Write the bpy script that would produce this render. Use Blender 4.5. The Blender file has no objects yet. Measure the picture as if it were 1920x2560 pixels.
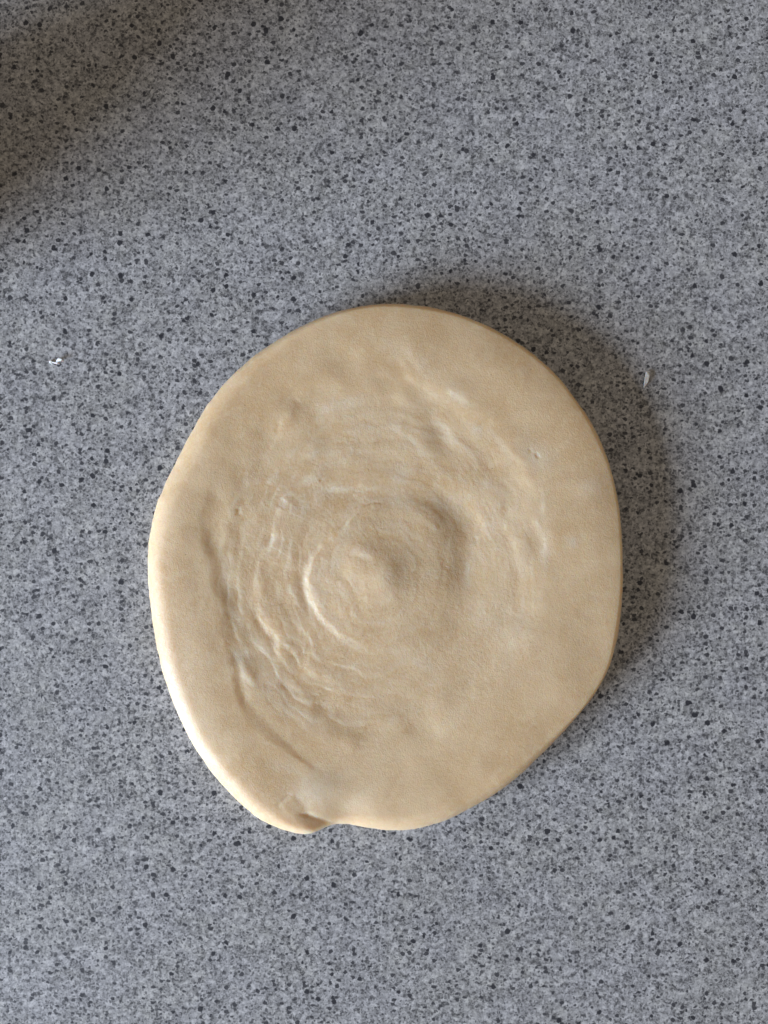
import bpy, math
import numpy as np

scene = bpy.context.scene

# ------------------------------------------------------------------ camera
CAM_H = 0.22                     # phone held flat above the counter
PX = 1.0e-4                      # one photo pixel = 0.1 mm on the counter
cam = bpy.data.cameras.new("camera")
cam.sensor_fit = 'VERTICAL'
cam.sensor_height = 24.0
cam.lens = 24.0 * CAM_H / (2560 * PX)
cam.clip_start = 0.01
cam.clip_end = 20.0
cam_o = bpy.data.objects.new("camera", cam)
cam_o.location = (0, 0, CAM_H)
scene.collection.objects.link(cam_o)
scene.camera = cam_o

# ------------------------------------------------------------------ room fill and window
world = bpy.data.worlds.new("World")
scene.world = world
world.use_nodes = True
bg = world.node_tree.nodes["Background"]
bg.inputs[0].default_value = (1.0, 0.85, 0.69, 1)
bg.inputs[1].default_value = 0.295

win = bpy.data.lights.new("window_light", 'AREA')
win.shape = 'RECTANGLE'
win.size = 1.27
win.size_y = 0.76
win.energy = 143.0
win.color = (0.775, 0.89, 1.08)
win_o = bpy.data.objects.new("window_light", win)
az, el, dist = math.radians(210), math.radians(15.6), 2.4
dvec = np.array([math.cos(el) * math.cos(az), math.cos(el) * math.sin(az), math.sin(el)])
win_o.location = dvec * dist
from mathutils import Vector
win_o.rotation_euler = Vector(-dvec).to_track_quat('-Z', 'Y').to_euler()
scene.collection.objects.link(win_o)

scene.view_settings.view_transform = 'Standard'
scene.view_settings.look = 'None'
scene.view_settings.exposure = 0.0
scene.view_settings.gamma = 1.0
scene.view_settings.use_curve_mapping = False


# ------------------------------------------------------------------ helpers
def tag(o, label=None, cat=None, kind=None, group=None):
    if label: o["label"] = label
    if cat: o["category"] = cat
    if kind: o["kind"] = kind
    if group: o["group"] = group
    return o


class NT:
    """small node-tree writer"""
    def __init__(self, name):
        self.mat = bpy.data.materials.new(name)
        self.mat.use_nodes = True
        self.t = self.mat.node_tree
        self.bsdf = self.t.nodes["Principled BSDF"]
        self.out = self.t.nodes["Material Output"]

    def n(self, typ, **kw):
        nd = self.t.nodes.new(typ)
        for k, v in kw.items():
            setattr(nd, k, v)
        return nd

    def l(self, a, b):
        self.t.links.new(a, b)

    def math(self, op, a, b=None, c=None, clamp=False):
        nd = self.n("ShaderNodeMath", operation=op)
        nd.use_clamp = clamp
        for i, v in enumerate((a, b, c)):
            if v is None: continue
            if isinstance(v, (int, float)): nd.inputs[i].default_value = v
            else: self.l(v, nd.inputs[i])
        return nd.outputs[0]

    def sstep(self, x, e0, e1, o0=0.0, o1=1.0):
        nd = self.n("ShaderNodeMapRange", interpolation_type='SMOOTHSTEP')
        for i, v in enumerate((x, e0, e1, o0, o1)):
            if isinstance(v, (int, float)): nd.inputs[i].default_value = v
            else: self.l(v, nd.inputs[i])
        return nd.outputs[0]

    def mix(self, f, a, b, blend='MIX'):
        nd = self.n("ShaderNodeMix", data_type='RGBA', blend_type=blend)
        for i, v in ((0, f), (6, a), (7, b)):
            if isinstance(v, (int, float)): nd.inputs[i].default_value = v
            elif isinstance(v, tuple): nd.inputs[i].default_value = (*v, 1)
            else: self.l(v, nd.inputs[i])
        return nd.outputs[2]

    def noise(self, vec, scale, detail=2.0, rough=0.5, dist=0.0):
        nd = self.n("ShaderNodeTexNoise")
        self.l(vec, nd.inputs["Vector"])
        nd.inputs["Scale"].default_value = scale
        nd.inputs["Detail"].default_value = detail
        nd.inputs["Roughness"].default_value = rough
        nd.inputs["Distortion"].default_value = dist
        return nd

    def voro(self, vec, scale, feature='F1', rnd=1.0):
        nd = self.n("ShaderNodeTexVoronoi", feature=feature)
        self.l(vec, nd.inputs["Vector"])
        nd.inputs["Scale"].default_value = scale
        nd.inputs["Randomness"].default_value = rnd
        return nd

    def vmath(self, op, a, b):
        nd = self.n("ShaderNodeVectorMath", operation=op)
        for i, v in enumerate((a, b)):
            if isinstance(v, tuple): nd.inputs[i].default_value = v
            else: self.l(v, nd.inputs[i])
        return nd.outputs[0]

    def scale(self, v, s):
        nd = self.n("ShaderNodeVectorMath", operation='SCALE')
        self.l(v, nd.inputs[0]); nd.inputs[3].default_value = s
        return nd.outputs[0]


# ------------------------------------------------------------------ countertop
def counter_material():
    m = NT("speckled_laminate")
    tc = m.n("ShaderNodeTexCoord").outputs["Object"]
    mm = m.scale(tc, 1000.0)                        # millimetres
    wn = m.noise(mm, 0.9, 3.0, 0.6).outputs["Color"]
    warp = m.scale(m.vmath('SUBTRACT', wn, (0.5, 0.5, 0.5)), 1.2)
    p = m.vmath('ADD', mm, warp)

    # mottled ground: flakes of several greys pressed together
    g1 = m.noise(p, 0.85, 3.0, 0.7).outputs["Fac"]
    v1 = m.voro(p, 0.95)
    sep = m.n("ShaderNodeSeparateColor"); m.l(v1.outputs["Color"], sep.inputs[0])
    g2 = m.noise(p, 1.9, 2.0, 0.65).outputs["Fac"]
    tone = m.math('ADD', m.math('MULTIPLY', g1, 0.85),
                  m.math('ADD', m.math('MULTIPLY', sep.outputs[0], 0.20), m.math('MULTIPLY', g2, 0.55)))
    slow = m.noise(mm, 0.16, 2.0, 0.5).outputs["Fac"]
    tone = m.math('ADD', tone, m.math('MULTIPLY_ADD', slow, 0.22, -0.11))
    ramp = m.n("ShaderNodeValToRGB")
    e = ramp.color_ramp.elements
    e[0].position, e[0].color = 0.60, (0.085, 0.087, 0.092, 1)
    e[1].position, e[1].color = 1.0, (0.52, 0.525, 0.53, 1)
    for pos, c in ((0.68, (0.205, 0.208, 0.214, 1)), (0.79, (0.300, 0.304, 0.312, 1)), (0.90, (0.405, 0.410, 0.420, 1))):
        k = ramp.color_ramp.elements.new(pos); k.color = c
    m.l(tone, ramp.inputs[0])
    base = ramp.outputs[0]
    # bluish and greenish-beige drifts in the print
    d1 = m.noise(mm, 0.055, 3.0, 0.6).outputs["Fac"]
    base = m.mix(m.sstep(d1, 0.38, 0.62), m.mix(1.0, base, (0.99, 0.99, 0.98), 'MULTIPLY'),
                 m.mix(1.0, base, (0.99, 0.992, 1.015), 'MULTIPLY'))
    d2 = m.noise(mm, 0.30, 2.0, 0.5).outputs["Fac"]
    base = m.mix(m.sstep(d2, 0.50, 0.72, 0, 0.5), base, m.mix(1.0, base, (1.02, 1.02, 0.97), 'MULTIPLY'))

    # pale flecks
    v3 = m.voro(p, 0.95)
    s3 = m.n("ShaderNodeSeparateColor"); m.l(v3.outputs["Color"], s3.inputs[0])
    r3 = m.math('MULTIPLY', m.sstep(s3.outputs[1], 0.55, 1.0), 0.30)
    f3 = m.math('MULTIPLY', m.sstep(m.math('SUBTRACT', r3, v3.outputs["Distance"]), -0.05, 0.10), 0.65)
    base = m.mix(f3, base, (0.52, 0.525, 0.54))

    # dark grains, three sizes
    def grains(col, scale, off, keep, rmin, rmax, soft, strength, colr, stretch=None):
        vec = m.vmath('ADD', p, off)
        if stretch: vec = m.vmath('MULTIPLY', vec, stretch)
        v = m.voro(vec, scale)
        s = m.n("ShaderNodeSeparateColor"); m.l(v.outputs["Color"], s.inputs[0])
        rad = m.sstep(s.outputs[0], keep, 1.0, rmin, rmax)
        on = m.math('GREATER_THAN', s.outputs[0], keep)
        f = m.sstep(m.math('SUBTRACT', rad, v.outputs["Distance"]), -soft, soft)
        f = m.math('MULTIPLY', m.math('MULTIPLY', f, on), strength)
        return m.mix(f, col, colr)
    base = grains(base, 0.95, (3.1, 7.7, 0), 0.22, 0.12, 0.38, 0.06, 0.80, (0.060, 0.062, 0.070))
    base = grains(base, 1.35, (23.1, 1.7, 0), 0.30, 0.14, 0.40, 0.08, 0.68, (0.070, 0.072, 0.080))
    base = grains(base, 0.50, (11.3, 2.9, 0), 0.15, 0.09, 0.32, 0.045, 0.92, (0.034, 0.036, 0.044), (1.0, 1.25, 1.0))
    base = grains(base, 0.30, (5.7, 15.1, 0), 0.30, 0.07, 0.21, 0.03, 0.96, (0.019, 0.021, 0.029))
    base = grains(base, 0.115, (1.7, 9.1, 0), 0.66, 0.045, 0.095, 0.016, 0.95, (0.017, 0.019, 0.027), (1.0, 1.3, 1.0))

    m.l(base, m.bsdf.inputs["Base Color"])
    rn = m.noise(mm, 0.9, 2.0).outputs["Fac"]
    m.l(m.sstep(rn, 0.3, 0.7, 0.42, 0.60), m.bsdf.inputs["Roughness"])
    m.bsdf.inputs["Specular IOR Level"].default_value = 0.38
    b = m.n("ShaderNodeBump")
    b.inputs["Strength"].default_value = 0.35
    b.inputs["Distance"].default_value = 0.00012
    m.l(m.noise(mm, 1.6, 3.0, 0.6).outputs["Fac"], b.inputs["Height"])
    m.l(b.outputs[0], m.bsdf.inputs["Normal"])
    return m.mat


def make_counter():
    w, d, t, r = 0.45, 0.36, 0.038, 0.004      # half sizes, thickness, rounded front edge
    prof = [(-d, -t), (-d, -r)]
    prof += [(-d + r - r * math.cos(a), -r + r * math.sin(a)) for a in np.linspace(0.2, math.pi / 2, 7)]
    prof += [(d, 0.0), (d, -t)]
    verts, faces = [], []
    for sx in (-w, w):
        verts += [(sx, y, z) for y, z in prof]
    n = len(prof)
    for i in range(n):
        j = (i + 1) % n
        faces.append((i, i + n, j + n, j))
    faces.append(tuple(range(n))); faces.append(tuple(range(2 * n - 1, n - 1, -1)))
    me = bpy.data.meshes.new("countertop"); me.from_pydata(verts, [], faces); me.update()
    o = bpy.data.objects.new("countertop", me); scene.collection.objects.link(o)
    me.materials.append(counter_material())
    tag(o, "grey speckled laminate kitchen worktop under the dough", kind="structure")
    return o

make_counter()

# ------------------------------------------------------------------ numpy noise
_rng = np.random.default_rng(11)
_G = _rng.normal(size=(48, 48, 48, 3))
_G /= np.linalg.norm(_G, axis=-1, keepdims=True)
_G = _G.astype(np.float32)

def vnoise(x, y, z):
    """gradient noise, about -1..1"""
    x, y, z = np.broadcast_arrays(np.asarray(x, np.float64), y, z)
    xi, yi, zi = np.floor(x).astype(int), np.floor(y).astype(int), np.floor(z).astype(int)
    fx, fy, fz = x - xi, y - yi, z - zi
    u, v, w = (f * f * f * (f * (f * 6 - 15) + 10) for f in (fx, fy, fz))
    def cor(a, b, c):
        g = _G[(xi + a) % 48, (yi + b) % 48, (zi + c) % 48]
        return g[..., 0] * (fx - a) + g[..., 1] * (fy - b) + g[..., 2] * (fz - c)
    x0 = (cor(0, 0, 0) * (1 - u) + cor(1, 0, 0) * u) * (1 - v) + (cor(0, 1, 0) * (1 - u) + cor(1, 1, 0) * u) * v
    x1 = (cor(0, 0, 1) * (1 - u) + cor(1, 0, 1) * u) * (1 - v) + (cor(0, 1, 1) * (1 - u) + cor(1, 1, 1) * u) * v
    return (x0 * (1 - w) + x1 * w) * 1.6

def fbm(x, y, z, oct=3, gain=0.5):
    s, a, k = 0.0, 1.0, 1.0
    for i in range(oct):
        s = s + a * vnoise(x * k + 17.3 * i, y * k + 9.1 * i, z * k + 5.7 * i)
        a *= gain; k *= 2.03
    return s

def sst(x, a, b):
    t = np.clip((x - a) / (b - a), 0, 1)
    return t * t * (3 - 2 * t)

def catmull(pts, n=12):
    p = np.array(pts, float)
    p = np.vstack([2 * p[0] - p[1], p, 2 * p[-1] - p[-2]])
    out = []
    for i in range(1, len(p) - 2):
        t = np.linspace(0, 1, n, endpoint=False)[:, None]
        a, b, c, d = p[i - 1], p[i], p[i + 1], p[i + 2]
        out.append(0.5 * (2 * b + (c - a) * t + (2 * a - 5 * b + 4 * c - d) * t ** 2 + (3 * b - a - 3 * c + d) * t ** 3))
    out.append(p[-2][None])
    return np.vstack(out)

def line_field(X, Y, pts, reach):
    """signed distance (positive = left of travel as seen in the photo frame, y down -> see use),
    arc position 0..1, and the index of points within reach"""
    c = catmull(pts, 8)
    x0, y0 = c.min(0) - reach; x1, y1 = c.max(0) + reach
    idx = np.nonzero((X > x0) & (X < x1) & (Y > y0) & (Y < y1))[0]
    px, py = X[idx], Y[idx]
    best = np.full(idx.shape, 1e9); sd = np.zeros(idx.shape); arc = np.zeros(idx.shape)
    seg = np.diff(c, axis=0); L = np.hypot(seg[:, 0], seg[:, 1]); cum = np.concatenate([[0], np.cumsum(L)])
    for i in range(len(seg)):
        if L[i] < 1e-6: continue
        tx, ty = seg[i] / L[i]
        dx, dy = px - c[i, 0], py - c[i, 1]
        u = np.clip(dx * tx + dy * ty, 0, L[i])
        ex, ey = dx - u * tx, dy - u * ty
        d = np.hypot(ex, ey)
        k = d < best
        best[k] = d[k]
        cr = (tx * dy - ty * dx)[k]                 # >0 : right-hand side on screen (y down)
        sd[k] = np.where(cr >= 0, d[k], -d[k])
        arc[k] = ((cum[i] + u) / cum[-1])[k]
    return idx, sd, arc

# ------------------------------------------------------------------ rolled dough
OUTLINE = [(960,755.5),(1037,759),(1114,772),(1191,799),(1268,836),(1315,868),(1373,913),(1404,947),(1442,998),
 (1477,1048),(1504,1098),(1531,1175),(1550,1260),(1557,1337),(1560,1420),(1560,1470),(1554,1556),(1534,1646),
 (1501,1720),(1452,1783),(1391,1855),(1333,1912),(1297,1949),(1235,1994),(1165,2035),(1096,2066),(1022,2084),
 (981,2084),(957,2082),(919,2077),(880,2069),(845,2067),(822,2071),(803,2078),(776,2088),(748,2089),(726,2086),(687,2075),
 (649,2060),(610,2025),(571,1990),(525,1936),(475,1863),(440,1790),(406,1701),(383,1601),(369,1496),(363,1410),
 (369,1337),(380,1277),(397,1235),(415,1192),(448,1129),(479,1067),(525,994),(579,932),(641,878),(706,836),(784,797),(861,770)]

# crests and scarps pressed into the sheet, in tenths of a millimetre of the laid-out plan.
# (points, height mm, side (+1 right of travel is the raised side), sharp width, soft width)
STEPS = [
 # outer edge of the pressed hollow, left: falls towards the middle
 ([(735,985),(700,1003),(660,1040),(595,1125),(556,1183),(537,1260),(529,1318),(533,1376),(543,1420),(557,1480),(572,1554),
   (588,1640),(604,1728),(634,1786),(687,1836),(745,1882),(795,1921),(850,1950),(905,1970)], 1.15, 1, 13, 130),
 # outer edge of the hollow, upper right and right: rises outward
 ([(1000,862),(1020,890),(1040,925),(1053,962)], 0.50, -1, 7, 60),
 ([(985,885),(1005,915),(1018,937),(1030,960),(1049,976)], 0.45, -1, 6, 45),
 ([(1112,965),(1122,985),(1145,1000),(1180,1016)], 0.60, -1, 6, 45),
 ([(1176,1013),(1230,1050),(1275,1090),(1305,1128)], 0.35, -1, 22, 80),
 ([(1226,1079),(1250,1112),(1280,1148),(1303,1164),(1311,1186)], 0.50, -1, 7, 50),
 ([(1325,1200),(1343,1222),(1351,1247),(1346,1279),(1332,1299),(1345,1322),(1354,1353),(1348,1395),(1352,1430)], 0.55, -1, 7, 70),
 ([(1269,1262),(1270,1291),(1261,1322),(1279,1345),(1290,1372),(1286,1400)], 0.35, -1, 6, 45),
 ([(1195,1283),(1201,1302),(1208,1320)], 0.35, -1, 5, 30),
 ([(1066,1040),(1086,1052),(1107,1070),(1122,1095),(1138,1105)], 0.50, -1, 8, 30),
 ([(965,1055),(995,1082),(1020,1095),(1040,1112),(1055,1130),(1064,1162)], 0.40, -1, 6, 45),
 ([(1010,1120),(1040,1130),(1052,1142)], 0.25, -1, 5, 25),
 ([(1075,1205),(1095,1220),(1120,1245),(1145,1270)], 0.35, -1, 10, 40),
 ([(1165,1390),(1169,1410),(1166,1440),(1160,1470)], 0.30, -1, 12, 40),
 ([(1205,1120),(1207,1130)], 0.2, -1, 6, 20),
 ([(1352,1440),(1342,1520),(1302,1605),(1240,1685),(1150,1765),(1040,1830)], 0.95, -1, 22, 100),
 # spiral lip of the central coil
 ([(1000,1262),(950,1254),(904,1264),(850,1316),(799,1367),(776,1400),(767,1450),(776,1497),(803,1541),(839,1573),(883,1599),(926,1617),(969,1622)], 1.15, -1, 6, 52),
 ([(806,1230),(850,1224),(900,1221),(950,1222),(985,1232)], 0.38, -1, 7, 40),
 ([(1040,1290),(1060,1300),(1080,1316),(1088,1330)], 0.35, -1, 6, 35),
 ([(940,1285),(965,1250),(985,1248),(1000,1262)], 0.30, -1, 10, 30),
 # steep far side of the raised coil
 ([(960,1225),(1030,1240),(1085,1275),(1122,1325),(1138,1400),(1130,1475),(1098,1540),(1050,1590)], 3.2, 1, 44, 64),
 # inner turns
 ([(812,1475),(822,1500),(845,1530),(880,1550)], 0.35, -1, 8, 35),
 ([(845,1365),(880,1356),(920,1358),(960,1375),(985,1395)], 0.30, 1, 10, 40),
 ([(870,1470),(900,1490),(945,1500),(990,1490),(1015,1465)], 0.30, -1, 10, 40),
 # left inner flaps
 ([(745,1018),(720,1034),(703,1056),(693,1076),(684,1097)], 0.42, -1, 6, 60),
 ([(598,1244),(591,1258),(594,1278),(602,1294)], 0.45, -1, 6, 28),
 ([(578,1250),(573,1270),(577,1290)], 0.35, -1, 6, 22),
 ([(727,1232),(712,1252),(699,1268),(696,1292)], 0.55, -1, 8, 42),
 ([(688,1312),(690,1330),(682,1350),(672,1362),(667,1378)], 0.50, -1, 7, 40),
 ([(630,1310),(622,1325),(618,1342)], 0.40, -1, 6, 26),
 ([(574,1315),(569,1335),(574,1360)], 0.40, -1, 7, 30),
 ([(585,1365),(578,1385),(588,1400)], 0.25, -1, 6, 25),
 ([(735,1370),(722,1395),(718,1430)], 0.40, -1, 7, 40),
 ([(560,1420),(570,1448),(580,1478)], 0.35, -1, 9, 45),
 ([(588,1520),(596,1540),(608,1560)], 0.50, -1, 6, 28),
 ([(682,1474),(695,1502),(712,1524)], 0.40, 1, 7, 30),
 ([(645,1484),(639,1505),(642,1530),(664,1562),(686,1590),(695,1620),(700,1648),(718,1668),(735,1680)], 0.60, -1, 8, 45),
 ([(632,1586),(640,1604),(655,1622),(672,1632)], 0.60, -1, 6, 30),
 ([(700,1585),(694,1605),(697,1640)], 0.40, -1, 7, 32),
 ([(598,1632),(602,1660),(618,1690),(645,1705)], 0.65, -1, 8, 45),
 ([(642,1672),(650,1690),(662,1708)], 0.35, -1, 6, 25),
 ([(660,1662),(690,1685),(722,1712),(748,1732),(785,1745)], 0.50, -1, 14, 40),
 ([(772,1605),(772,1635),(768,1662),(780,1678),(797,1690),(830,1702),(870,1712)], 0.62, -1, 7, 70),
 ([(840,1705),(862,1722),(885,1742)], 0.35, 1, 10, 40),
 ([(800,1762),(830,1772),(860,1790),(890,1803)], 0.35, 1, 12, 45),
 ([(845,1860),(862,1866),(878,1880),(890,1885)], 0.30, -1, 7, 35),
 ([(690,1790),(696,1806)], 0.30, -1, 7, 20),
 ([(755,1560),(770,1585),(790,1600)], 0.30, -1, 12, 40),
 ([(770,1500),(776,1530),(790,1552)], 0.25, -1, 8, 25),
 ([(800,1100),(780,1112),(760,1128)], 0.15, -1, 8, 30),
 ([(815,1200),(800,1204),(790,1212)], 0.35, -1, 5, 18),
 ([(1150,1560),(1120,1600),(1080,1640)], 0.18, 1, 25, 50),
 ([(1030,1640),(1045,1655),(1060,1675)], 0.25, -1, 10, 30),
 ([(965,1795),(975,1780),(990,1770)], 0.22, 1, 10, 25),
 ([(1280,1480),(1276,1500),(1262,1530)], 0.30, -1, 12, 45),
 # tucked tail at the lower rim
 ([(690,2007),(703,1995),(718,1984),(738,1971)], 0.5, 1, 7, 60),
]
# furrows: (points, depth mm, width)
FURROWS = [
 ([(556,1183),(537,1260),(530,1318),(536,1376),(548,1430)], 0.45, 24),
 ([(600,1660),(608,1720),(628,1770)], 0.35, 12),
 ([(760,1392),(757,1450),(768,1505),(795,1548)], 0.55, 13),
 ([(838,1335),(870,1300),(900,1268)], 0.45, 4.5),
 ([(900,1264),(930,1258),(965,1259)], 0.30, 3.5),
 ([(704,1058),(690,1085)], 0.30, 6),
 ([(638,1500),(640,1530),(664,1568),(688,1600),(696,1645)], 0.45, 9),
 ([(700,1690),(735,1722),(765,1736)], 0.45, 12),
 ([(870,1392),(895,1389),(918,1398),(932,1412)], 0.28, 9),
 ([(838,1395),(850,1425),(862,1450)], 0.35, 20),
 ([(598,1265),(600,1290)], 0.40, 7),
 ([(716,1248),(700,1272)], 0.40, 8),
 ([(683,1330),(671,1372)], 0.40, 8),
 ([(735,1012),(750,1000)], 0.12, 12),
 ([(1038,1420),(1046,1436),(1030,1445)], 0.2, 9),
 ([(742,2030),(770,2033),(800,2042),(838,2058)], 0.45, 17),
 ([(740,2028),(770,2031),(800,2039),(838,2056)], 0.6, 6),
 ([(688,2010),(710,1993),(735,1975)], 0.60, 5),
 ([(945,2020),(990,1950),(1030,1880)], 0.10, 7),
 ([(796,1242),(850,1240),(920,1243)], 0.35, 20),
 ([(800,1205),(812,1198)], 0.3, 4),
 ([(1190,1340),(1180,1360)], 0.2, 6),
]
# swellings / dips: (x, y, rx, ry, angle deg, height mm)
BLOBS = [
 (940,1455,150,160,0,1.6), (960,1430,75,80,0,0.7), (962,1440,36,36,0,0.6), (911,1376,40,20,20,0.2), (897,1425,28,22,0,0.2),
 (1150,1410,70,100,8,-0.95), (1122,1272,85,48,32,-0.7), (1160,1310,60,50,0,-0.4), (1000,1238,110,26,5,-0.35),
 (1125,1545,75,75,0,-0.45), (861,905,46,34,20,-0.45), (735,1000,30,22,0,-0.25), (1098,1092,44,26,55,-0.75),
 (1055,990,60,30,45,-0.30), (1160,1060,60,35,40,-0.25), (1250,1200,60,40,60,-0.2),
 (1473,1218,45,35,0,0.25), (1420,1300,60,50,0,0.2), (1330,1440,40,60,0,0.25), (1040,870,55,40,30,0.25),
 (795,1968,55,42,-15,0.8), (772,2066,30,17,12,0.45), (880,1990,80,45,0,0.3), (715,2030,40,28,30,0.25), (842,2060,18,12,30,-0.4),
 (500,1640,70,140,0,0.35), (450,1360,50,140,0,0.3), (520,1110,40,90,25,0.3), (600,1880,60,90,-35,0.3),
 (1480,1560,50,140,10,-0.25), (1400,1700,80,80,0,0.2),
 (840,1020,55,30,-10,0.25), (780,1130,25,16,-30,0.25), (790,1195,22,12,-25,0.25), (720,1300,45,40,0,0.3),
 (640,1280,25,35,0,0.25), (660,1470,18,35,0,0.35), (590,1400,30,60,-10,0.25), (700,1560,40,50,0,0.2),
]
# pits torn in the skin
PITS = [(1342,1142,7,5,0.14), (1323,1131,5,4,0.08)]
# pale, floury / fatty marbling that belongs to the dough itself: (x,y,rx,ry,angle,strength)
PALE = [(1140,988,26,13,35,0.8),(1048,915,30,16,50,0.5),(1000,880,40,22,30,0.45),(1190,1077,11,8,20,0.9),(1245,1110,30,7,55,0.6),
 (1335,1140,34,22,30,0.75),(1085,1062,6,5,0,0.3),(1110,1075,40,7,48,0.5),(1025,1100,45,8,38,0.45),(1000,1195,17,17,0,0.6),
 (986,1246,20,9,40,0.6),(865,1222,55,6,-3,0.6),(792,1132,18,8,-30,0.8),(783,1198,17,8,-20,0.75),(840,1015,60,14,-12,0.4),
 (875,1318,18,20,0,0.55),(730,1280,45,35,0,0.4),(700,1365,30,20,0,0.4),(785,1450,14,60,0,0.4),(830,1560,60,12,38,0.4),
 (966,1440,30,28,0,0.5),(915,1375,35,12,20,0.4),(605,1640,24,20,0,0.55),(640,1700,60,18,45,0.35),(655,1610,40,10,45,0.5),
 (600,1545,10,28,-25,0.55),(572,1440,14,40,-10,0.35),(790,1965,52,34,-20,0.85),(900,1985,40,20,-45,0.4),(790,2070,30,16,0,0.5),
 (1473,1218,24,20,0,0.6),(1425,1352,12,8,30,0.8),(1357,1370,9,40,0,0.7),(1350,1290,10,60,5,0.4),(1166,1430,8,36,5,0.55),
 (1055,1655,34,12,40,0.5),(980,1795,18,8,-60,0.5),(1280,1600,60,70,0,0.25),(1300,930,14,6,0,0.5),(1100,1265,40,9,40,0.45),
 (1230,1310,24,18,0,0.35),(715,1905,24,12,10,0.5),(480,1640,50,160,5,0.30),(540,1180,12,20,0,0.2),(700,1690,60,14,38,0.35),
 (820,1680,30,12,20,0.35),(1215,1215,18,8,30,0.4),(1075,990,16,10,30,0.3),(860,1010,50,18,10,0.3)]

CX, CY = 960.0, 1430.0
ZF = 0.0056
SHR = (CAM_H - ZF) / CAM_H

def to_world(x, y):
    return (x - 960) * PX * SHR, (1280 - y) * PX * SHR

def ell(X, Y, x, y, rx, ry, ang):
    c, s = math.cos(math.radians(ang)), math.sin(math.radians(ang))
    dx, dy = X - x, Y - y
    u, v = (dx * c + dy * s) / rx, (-dx * s + dy * c) / ry
    return u * u + v * v

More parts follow.
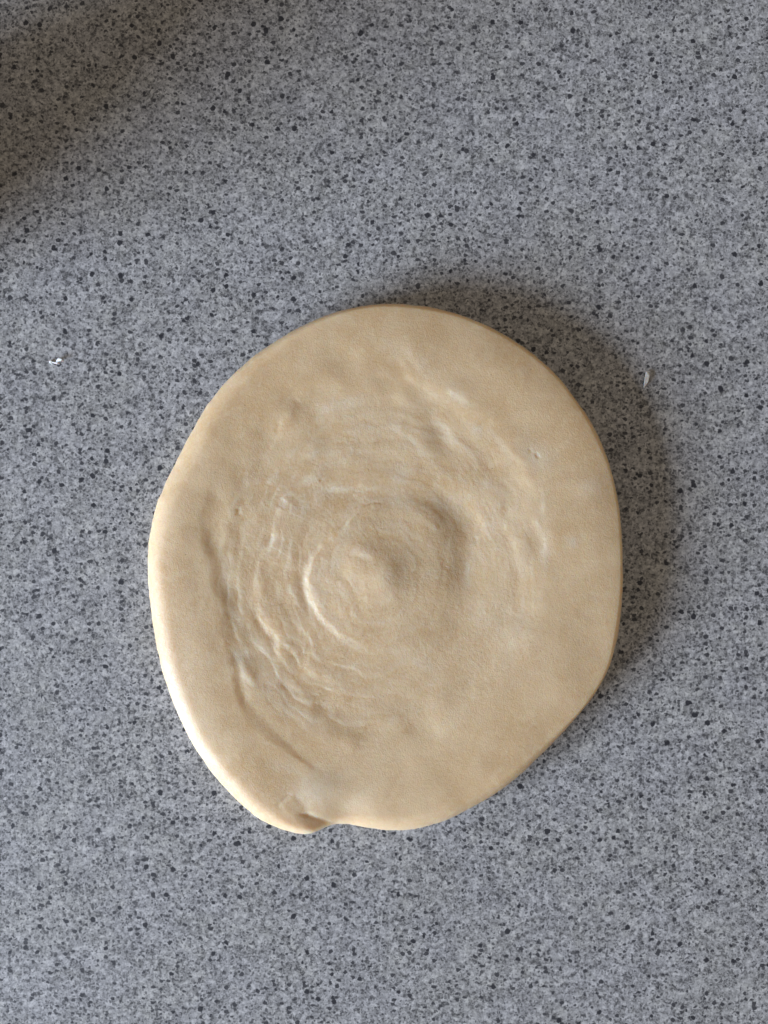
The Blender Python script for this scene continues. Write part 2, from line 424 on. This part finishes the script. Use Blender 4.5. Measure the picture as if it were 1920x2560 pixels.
def relief(X, Y, E):
    """height (mm) of the upper skin above the flat sheet; E = distance to rim"""
    # warp so that no line is drafted perfectly smooth
    wx = X + 4.0 * fbm(X / 55, Y / 55, X * 0 + 1.5, 2) + 1.3 * vnoise(X / 13, Y / 13, X * 0 + 8.2)
    wy = Y + 4.0 * fbm(X / 55, Y / 55, X * 0 + 7.5, 2) + 1.3 * vnoise(X / 13, Y / 13, X * 0 + 3.2)
    h = np.zeros_like(X)
    R = np.hypot(X - 945, Y - 1440); TH = np.arctan2(Y - 1440, X - 945)
    hollow = 1 - sst(np.sqrt(ell(wx, wy, 945, 1400, 415, 455, 0)) + 0.10 * fbm(X / 120, Y / 120, X * 0, 2), 0.80, 1.05)
    h -= 0.5 * hollow
    h += 0.10 * fbm(X / 170, Y / 150, X * 0 + 2.2, 3)
    for x, y, rx, ry, a, k in BLOBS:
        h += (0.62 if min(rx, ry) < 50 else 0.8) * k * np.exp(-ell(wx, wy, x, y, rx, ry, a))
    for pts, amp, side, ws, wl in STEPS:
        ws = ws * 1.45
        idx, sd, arc = line_field(wx, wy, pts, wl * 2.6)
        d = sd * side
        te = 0.14 if wl > 120 else 0.30
        tap = np.minimum(sst(arc, 0.0, te), 1 - sst(arc, 1 - te * (1.9 if wl > 120 else 1.0), 1.0))
        vary = 1.0 + 0.28 * (vnoise(X[idx] / 40, Y[idx] / 40, X[idx] * 0 + amp * 37) if wl < 60 else vnoise(X[idx] / 160, Y[idx] / 160, X[idx] * 0 + amp * 37))
        if wl > 120:                                  # the long crease: broad above, tighter below, uneven along its run
            along = arc + 0 * d
            ws = 15 + 22 * (1 - sst(along, 0.15, 0.6)) + 9 * vnoise(along * 9, along * 0, along * 0 + 2.5)
            vary = 0.72 + 0.55 * vnoise(along * 11, along * 0 + 4, along * 0 + 1.5) + 0.15 * sst(along, 0.5, 0.7)
        up = sst(d, -ws, ws) * (1 - sst(d, 0, wl * 2.5)) ** 1.5
        h[idx] += (0.30 if wl > 120 else 0.25 if wl > 31 else 0.12) * amp * tap * vary * up
    for pts, dep, w in FURROWS:
        idx, sd, arc = line_field(wx, wy, pts, w * 3.5)
        tap = np.minimum(sst(arc, 0.0, 0.3), 1 - sst(arc, 0.7, 1.0))
        h[idx] -= 0.36 * dep * tap * np.exp(-(sd / w) ** 2)
    for x, y, rx, ry, k in PITS:
        h -= k * np.exp(-ell(wx, wy, x, y, rx, ry, 30) ** 1.5)
    # turns of the coil, drawn out and blurred by the rolling pin
    Rc = np.hypot((X - 948) * 1.05, (Y - 1442) * 0.97)
    tc_ = np.arctan2(Y - 1442, X - 948)
    n1 = fbm(X / 120, Y / 120, X * 0 + 21, 2)
    n2 = fbm(X / 42, Y / 42, X * 0 + 25, 2)
    patch = sst(fbm(X / 95 + 2 * n1, Y / 95, X * 0 + 61, 2), -0.55, 0.5)
    lower_right = 1 - 0.8 * np.exp(-ell(X, Y, 1180, 1720, 300, 290, 0) ** 2)
    left = 0.85 + 0.15 * np.cos(tc_ - math.radians(150))
    def coil(pitch, off, warp, sharp):
        f = (Rc + warp) / pitch - tc_ / (2 * math.pi) + off
        f = f - np.floor(f)
        return f * (1 - sst(f, 1 - sharp, 1.0)) / (1 - sharp)
    env = sst(Rc, 25, 70) * (1 - sst(Rc, 380, 470))
    h += env * lower_right * (0.25 + 0.75 * patch) * left * 0.085 * (coil(58, 0.10, 28 * n1 + 5 * n2, 0.30) - 0.4)
    patch2 = sst(fbm(X / 75 + 3 * n1, Y / 75, X * 0 + 51, 2), -0.5, 0.6)
    h += env * lower_right * patch2 * left * 0.056 * (coil(31, 0.6, 24 * n1 + 5 * n2, 0.35) - 0.4)
    st = fbm(np.cos(TH) * 4.0 + 20, np.sin(TH) * 4.0 + 20, (R + 10 * n1) / 22, 2, 0.5)
    h += hollow * lower_right * sst(R, 90, 220) * 0.03 * st
    # lumps of the kneaded skin
    h += (0.05 + 0.95 * hollow) * lower_right * 0.032 * fbm(X / 40, Y / 40, X * 0 + 4.4, 3, 0.45)
    h += (0.4 + 0.6 * hollow) * 0.022 * fbm(X / 7.5, Y / 7.5, X * 0 + 6.1, 2, 0.6)
    tone = env * (0.35 + 0.65 * lower_right) * (0.5 * patch * coil(58, 0.10, 28 * n1 + 5 * n2, 0.22) + 0.5 * patch2 * coil(31, 0.6, 24 * n1 + 5 * n2, 0.25))
    return h, tone

def make_dough():
    NA, NT_, NE = 1200, 400, 46
    loop = OUTLINE + [OUTLINE[0]]
    c = catmull([OUTLINE[-1]] + loop + [OUTLINE[1]], 24)
    ang = np.arctan2(c[:, 1] - CY, c[:, 0] - CX); rad = np.hypot(c[:, 0] - CX, c[:, 1] - CY)
    o = np.argsort(ang); ang, rad = ang[o], rad[o]
    th = np.linspace(-math.pi, math.pi, NA, endpoint=False)
    r = np.interp(th, ang, rad, period=2 * math.pi)
    kw = np.exp(-(np.arange(-40, 41) / 15.0) ** 2); kw /= kw.sum()
    rs = np.convolve(np.concatenate([r[-40:], r, r[:40]]), kw, 'valid')
    tail = np.exp(-((th - math.atan2(2078 - CY, 815 - CX)) / 0.16) ** 4)
    r = r * tail + rs * (1 - tail)
    # small nicks in the rim
    nick = 1.5 * fbm(np.cos(th) * 14, np.sin(th) * 14, th * 0 + 3, 2, 0.5) + 0.5 * fbm(np.cos(th) * 60 , np.sin(th) * 60, th * 0 + 1, 2)
    ct, stn = np.cos(th), np.sin(th)
    # thickness and rounding of the rim
    H0 = 8.0 + 0.35 * fbm(ct * 1.4 + 5, stn * 1.4 + 5, th * 0, 2)
    H0 = H0 - 0.9 * np.exp(-((th - math.atan2(2068 - CY, 850 - CX)) / 0.09) ** 2)
    RE = 58 + 8 * fbm(ct * 2 + 9, stn * 2 + 9, th * 0, 2) - 42 * sst(np.cos(th + math.radians(32)), -0.35, 0.55)
    RE = RE - 34 * np.exp(-((th - math.atan2(2070 - CY, 800 - CX)) / 0.16) ** 2)
    RE = np.maximum(RE, 15)
    t = np.linspace(0, 1, NT_) ** 0.92
    rows_x, rows_y, rows_z, rows_k = [], [], [], []
    rin = r - RE
    r = r + nick
    for ti in t:
        rr = np.maximum(rin * ti, 0.4)
        rows_x.append(CX + rr * ct); rows_y.append(CY + rr * stn)
        rows_z.append(8.0 + (H0 - 8.0) * sst(np.array(ti), 0.85, 1.0)); rows_k.append(np.ones(NA))
    zc = 0.33 * H0
    for ph in np.linspace(math.pi / 2, -math.radians(72), NE)[1:]:
        cc, ss = math.cos(ph), math.sin(ph)
        if ph >= 0:
            rr = rin + RE * cc ** 0.92 + nick * cc ** 2
            zz = zc + (H0 - zc) * ss
            kk = ss
        else:
            rr = r - 26 * (1 - cc)
            zz = zc + zc * ss / math.sin(math.radians(72)) * 0.995
            kk = 0.0
        rows_x.append(CX + rr * ct); rows_y.append(CY + rr * stn)
        rows_z.append(zz); rows_k.append(np.full(NA, kk))
    X = np.concatenate(rows_x); Y = np.concatenate(rows_y); Z = np.concatenate(rows_z); K = np.concatenate(rows_k)
    nrow = len(rows_x)
    Rr = np.hypot(X - CX, Y - CY); E = np.tile(r, nrow) - Rr
    h, tone = relief(X, Y, E)
    Z = Z + K * h
    # gentle crown across the rim band
    lee = 0.5 + 0.5 * np.cos(np.arctan2(Y - CY, X - CX) + math.radians(25))
    Z = Z - K * (0.25 * (1 - sst(E, 20, 120)) * (1 - lee) + 0.85 * lee * (1 - np.clip(E / 105, 0, 1)) ** 2)
    Z = np.maximum(Z, 0.02)
    wx, wy = to_world(X, Y)
    # pale marbling attribute
    pale = np.zeros_like(X)
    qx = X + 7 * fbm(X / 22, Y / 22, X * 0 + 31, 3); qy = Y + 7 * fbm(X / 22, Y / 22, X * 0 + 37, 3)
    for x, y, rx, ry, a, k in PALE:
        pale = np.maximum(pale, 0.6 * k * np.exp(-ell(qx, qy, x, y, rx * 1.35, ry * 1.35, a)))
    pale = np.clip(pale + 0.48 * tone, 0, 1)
    verts = np.stack([wx, wy, Z * 1e-3], 1)
    # seat it on the counter
    nv = len(verts)
    i = np.arange(nrow - 1)[:, None] * NA; j = np.arange(NA)[None, :]; jn = (j + 1) % NA
    quads = np.stack([i + j, i + NA + j, i + NA + jn, i + jn], -1).reshape(-1, 4)
    top_c = np.array([[*to_world(CX, CY), verts[:NA, 2].mean()]])
    bot_c = np.array([[*to_world(CX, CY), 0.00002]])
    verts = np.vstack([verts, top_c, bot_c])
    pale = np.concatenate([pale, [0, 0]])
    ja = np.arange(NA); jb = (ja + 1) % NA
    t1 = np.stack([np.full(NA, nv), ja, jb], 1)
    lo = (nrow - 1) * NA
    t2 = np.stack([np.full(NA, nv + 1), lo + jb, lo + ja], 1)
    me = bpy.data.meshes.new("rolled_dough")
    nq, nt = len(quads), 2 * NA
    me.vertices.add(len(verts)); me.vertices.foreach_set("co", verts.astype(np.float32).ravel())
    loops = np.concatenate([quads.ravel(), t1.ravel(), t2.ravel()]).astype(np.int32)
    me.loops.add(len(loops)); me.loops.foreach_set("vertex_index", loops)
    starts = np.concatenate([np.arange(nq) * 4, nq * 4 + np.arange(nt) * 3]).astype(np.int32)
    me.polygons.add(nq + nt); me.polygons.foreach_set("loop_start", starts)
    me.update(calc_edges=True)
    me.validate()
    import bmesh
    bm = bmesh.new(); bm.from_mesh(me); bmesh.ops.recalc_face_normals(bm, faces=bm.faces); bm.to_mesh(me); bm.free()
    me.polygons.foreach_set("use_smooth", np.ones(len(me.polygons), bool))
    at = me.attributes.new("pale", 'FLOAT', 'POINT')
    at.data.foreach_set("value", pale.astype(np.float32))
    o = bpy.data.objects.new("rolled_dough", me); scene.collection.objects.link(o)
    return o

def dough_material():
    m = NT("raw_dough")
    tc = m.n("ShaderNodeTexCoord").outputs["Object"]
    mm = m.scale(tc, 1000.0)
    pa = m.n("ShaderNodeAttribute", attribute_name="pale").outputs["Fac"]
    base = (0.66, 0.515, 0.325)
    n1 = m.noise(mm, 0.055, 3.0, 0.6).outputs["Fac"]
    col = m.mix(m.sstep(n1, 0.35, 0.68), (0.635, 0.465, 0.272), (0.70, 0.545, 0.35))
    n2 = m.noise(mm, 0.28, 4.0, 0.6, 0.6).outputs["Fac"]
    col = m.mix(m.sstep(n2, 0.46, 0.68, 0, 0.6), col, (0.725, 0.59, 0.395))
    n2b = m.noise(m.vmath('ADD', mm, (40, 3, 9)), 0.20, 3.0, 0.6, 0.4).outputs["Fac"]
    col = m.mix(m.sstep(n2b, 0.50, 0.72, 0, 0.45), col, (0.585, 0.415, 0.228))
    n3 = m.noise(mm, 1.5, 3.0, 0.6).outputs["Fac"]
    col = m.mix(m.sstep(n3, 0.40, 0.75, 0, 0.42), col, (0.705, 0.595, 0.425))
    n4 = m.noise(mm, 4.5, 2.0, 0.6).outputs["Fac"]
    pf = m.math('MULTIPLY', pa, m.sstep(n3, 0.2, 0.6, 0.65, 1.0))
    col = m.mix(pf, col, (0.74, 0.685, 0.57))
    # bran specks
    v = m.voro(mm, 0.42)
    s = m.n("ShaderNodeSeparateColor"); m.l(v.outputs["Color"], s.inputs[0])
    rad = m.sstep(s.outputs[0], 0.45, 1.0, 0.02, 0.065)
    f = m.sstep(m.math('SUBTRACT', rad, v.outputs["Distance"]), -0.012, 0.012)
    f = m.math('MULTIPLY', m.math('MULTIPLY', f, m.math('GREATER_THAN', s.outputs[0], 0.45)), 0.45)
    col = m.mix(f, col, (0.12, 0.07, 0.035))
    m.l(col, m.bsdf.inputs["Base Color"])
    b = m.bsdf
    b.subsurface_method = 'RANDOM_WALK'
    b.inputs["Subsurface Weight"].default_value = 1.0
    b.inputs["Subsurface Radius"].default_value = (1.0, 0.62, 0.30)
    b.inputs["Subsurface Scale"].default_value = 0.0036
    b.inputs["IOR"].default_value = 1.42
    b.inputs["Specular IOR Level"].default_value = 0.45
    rr = m.noise(mm, 0.7, 3.0, 0.6).outputs["Fac"]
    m.l(m.sstep(rr, 0.3, 0.7, 0.28, 0.55), b.inputs["Roughness"])
    # fine skin: granular, with short fibres
    fib = m.noise(m.vmath('MULTIPLY', mm, (6.0, 2.2, 3.0)), 1.0, 2.0, 0.6).outputs["Fac"]
    gr = m.noise(mm, 3.2, 3.0, 0.65).outputs["Fac"]
    gc = m.noise(mm, 1.5, 3.0, 0.6).outputs["Fac"]
    hgt = m.math('ADD', m.math('ADD', m.math('MULTIPLY', fib, 0.5), m.math('MULTIPLY', gr, 0.7)), m.math('MULTIPLY', gc, 0.45))
    bp = m.n("ShaderNodeBump")
    bp.inputs["Strength"].default_value = 0.75
    bp.inputs["Distance"].default_value = 0.00013
    m.l(hgt, bp.inputs["Height"])
    m.l(bp.outputs[0], b.inputs["Normal"])
    return m.mat

DOUGH = dough_material()
dough = make_dough()
dough.data.materials.append(DOUGH)
tag(dough, "flattened round of pale raw dough with a coiled swirl in its middle", "dough")

# ------------------------------------------------------------------ unseen stand-in left of the frame, guessed as dough, shaped for its shadow
def make_shadow_caster():
    NA, NR = 120, 70
    verts, faces = [], []
    rx, ry, hz = 0.031, 0.0305, 0.072
    P = []
    for i in range(NR + 1):
        ph = math.pi * i / NR
        for j in range(NA):
            a = 2 * math.pi * j / NA
            s = math.sin(ph) ** 0.75
            z = math.cos(ph)
            P.append((s * math.cos(a), s * math.sin(a), z))
    P = np.array(P)
    n = 1 + 0.035 * fbm(P[:, 0] * 1.6 + 3, P[:, 1] * 1.6 + 3, P[:, 2] * 1.6 + 3, 3)
    V = P * n[:, None]
    V = np.stack([V[:, 0] * rx, V[:, 1] * ry, V[:, 2] * hz / 2], 1)
    zb = V[:, 2].min()
    V[:, 2] = np.maximum(V[:, 2] - zb - 0.004, 0.00003)
    for i in range(NR):
        for j in range(NA):
            k = (j + 1) % NA
            faces.append((i * NA + j, (i + 1) * NA + j, (i + 1) * NA + k, i * NA + k))
    me = bpy.data.meshes.new("shadow_caster"); me.from_pydata(V.tolist(), [], faces); me.update()
    me.polygons.foreach_set("use_smooth", np.ones(len(me.polygons), bool))
    me.materials.append(DOUGH)
    o = bpy.data.objects.new("shadow_caster", me); scene.collection.objects.link(o)
    o.location = ((-430 - 960) * PX, (1280 - 565) * PX, 0)
    tag(o, "unseen stand-in beyond the left edge, guessed as dough, shaped to cast the upper left shadow", "dough ball")

make_shadow_caster()

# ------------------------------------------------------------------ dry flakes on the counter
def flake_material():
    m = NT("dry_flour_flake")
    tc = m.n("ShaderNodeTexCoord").outputs["Object"]
    mm = m.scale(tc, 1000.0)
    n = m.noise(mm, 2.0, 3.0).outputs["Fac"]
    m.l(m.mix(m.sstep(n, 0.3, 0.7), (0.60, 0.60, 0.585), (0.72, 0.72, 0.71)), m.bsdf.inputs["Base Color"])
    m.bsdf.inputs["Roughness"].default_value = 0.7
    m.bsdf.inputs["Subsurface Weight"].default_value = 0.3
    m.bsdf.inputs["Subsurface Scale"].default_value = 0.0003
    return m.mat

FLAKE = flake_material()

def grid_flake(lobes):
    """thin curled scraps: each lobe = (spine points px, half widths px, lift mm list, curl mm, thickness mm)"""
    verts, faces = [], []
    for spine, widths, lift, curl, thick in lobes:
        c = catmull(spine, 6); n = len(c)
        u = np.linspace(0, 1, n)
        w = np.interp(u, np.linspace(0, 1, len(widths)), widths)
        zl = np.interp(u, np.linspace(0, 1, len(lift)), lift)
        tg = np.gradient(c, axis=0); tg /= np.hypot(tg[:, 0], tg[:, 1])[:, None]
        nr = np.stack([-tg[:, 1], tg[:, 0]], 1)
        b0 = len(verts); m = 7
        for side in (1, 0):
            for i in range(n):
                for j in range(m):
                    s = -1 + 2 * j / (m - 1)
                    p = c[i] + nr[i] * w[i] * s
                    z = zl[i] + curl * s * s + (thick if side else 0) * (1 - 0.7 * s * s) + 0.04 * math.sin(7 * u[i] + 3 * s)
                    verts.append(((p[0] - 960) * PX, (1280 - p[1]) * PX, max(z, 0.03) * 1e-3))
        N = n * m
        for i in range(n - 1):
            for j in range(m - 1):
                a = b0 + i * m + j
                faces.append((a, a + 1, a + m + 1, a + m))
                faces.append((a + N, a + N + m, a + N + m + 1, a + N + 1))
            for j in (0, m - 1):
                a = b0 + i * m + j
                faces.append((a, a + m, a + m + N, a + N))
        for i in (0, n - 1):
            for j in range(m - 1):
                a = b0 + i * m + j
                faces.append((a, a + N, a + N + 1, a + 1))
    return verts, faces

def add_flake(name, lobes, label, cat):
    v, f = grid_flake(lobes)
    v = np.array(v); ctr = v.mean(0); ctr[2] = 0
    me = bpy.data.meshes.new(name); me.from_pydata((v - ctr).tolist(), [], f); me.update()
    import bmesh
    bm = bmesh.new(); bm.from_mesh(me); bmesh.ops.recalc_face_normals(bm, faces=bm.faces); bm.to_mesh(me); bm.free()
    me.polygons.foreach_set("use_smooth", np.ones(len(me.polygons), bool))
    me.materials.append(FLAKE)
    o = bpy.data.objects.new(name, me); o.location = ctr; scene.collection.objects.link(o)
    tag(o, label, cat, group="dry flakes lying on the worktop")

add_flake("flour_flake",
    [([(1616,929),(1617,938),(1614,952),(1609,970)], [3, 6, 5.5, 1.2], [0.25, 0.5, 0.5, 0.1], 0.15, 0.30)],
    "slender white flake in the shadow on the right of the dough", "flake")
add_flake("flour_flake",
    [([(124,906),(128,905),(132,911)], [2, 4.5, 1.5], [0.05, 0.2, 0.05], 0.05, 0.15),
     ([(130,905),(138,907),(145,908),(150,910)], [1.5, 2.5, 3.5, 1.5], [0.1, 0.2, 0.3, 0.1], 0.05, 0.15),
     ([(142,904),(150,900),(157,902),(162,904)], [2, 4.5, 3, 1], [0.2, 0.6, 0.9, 0.7], 0.05, 0.15)],
    "crumpled white flake lying alone on the left of the dough", "flake")
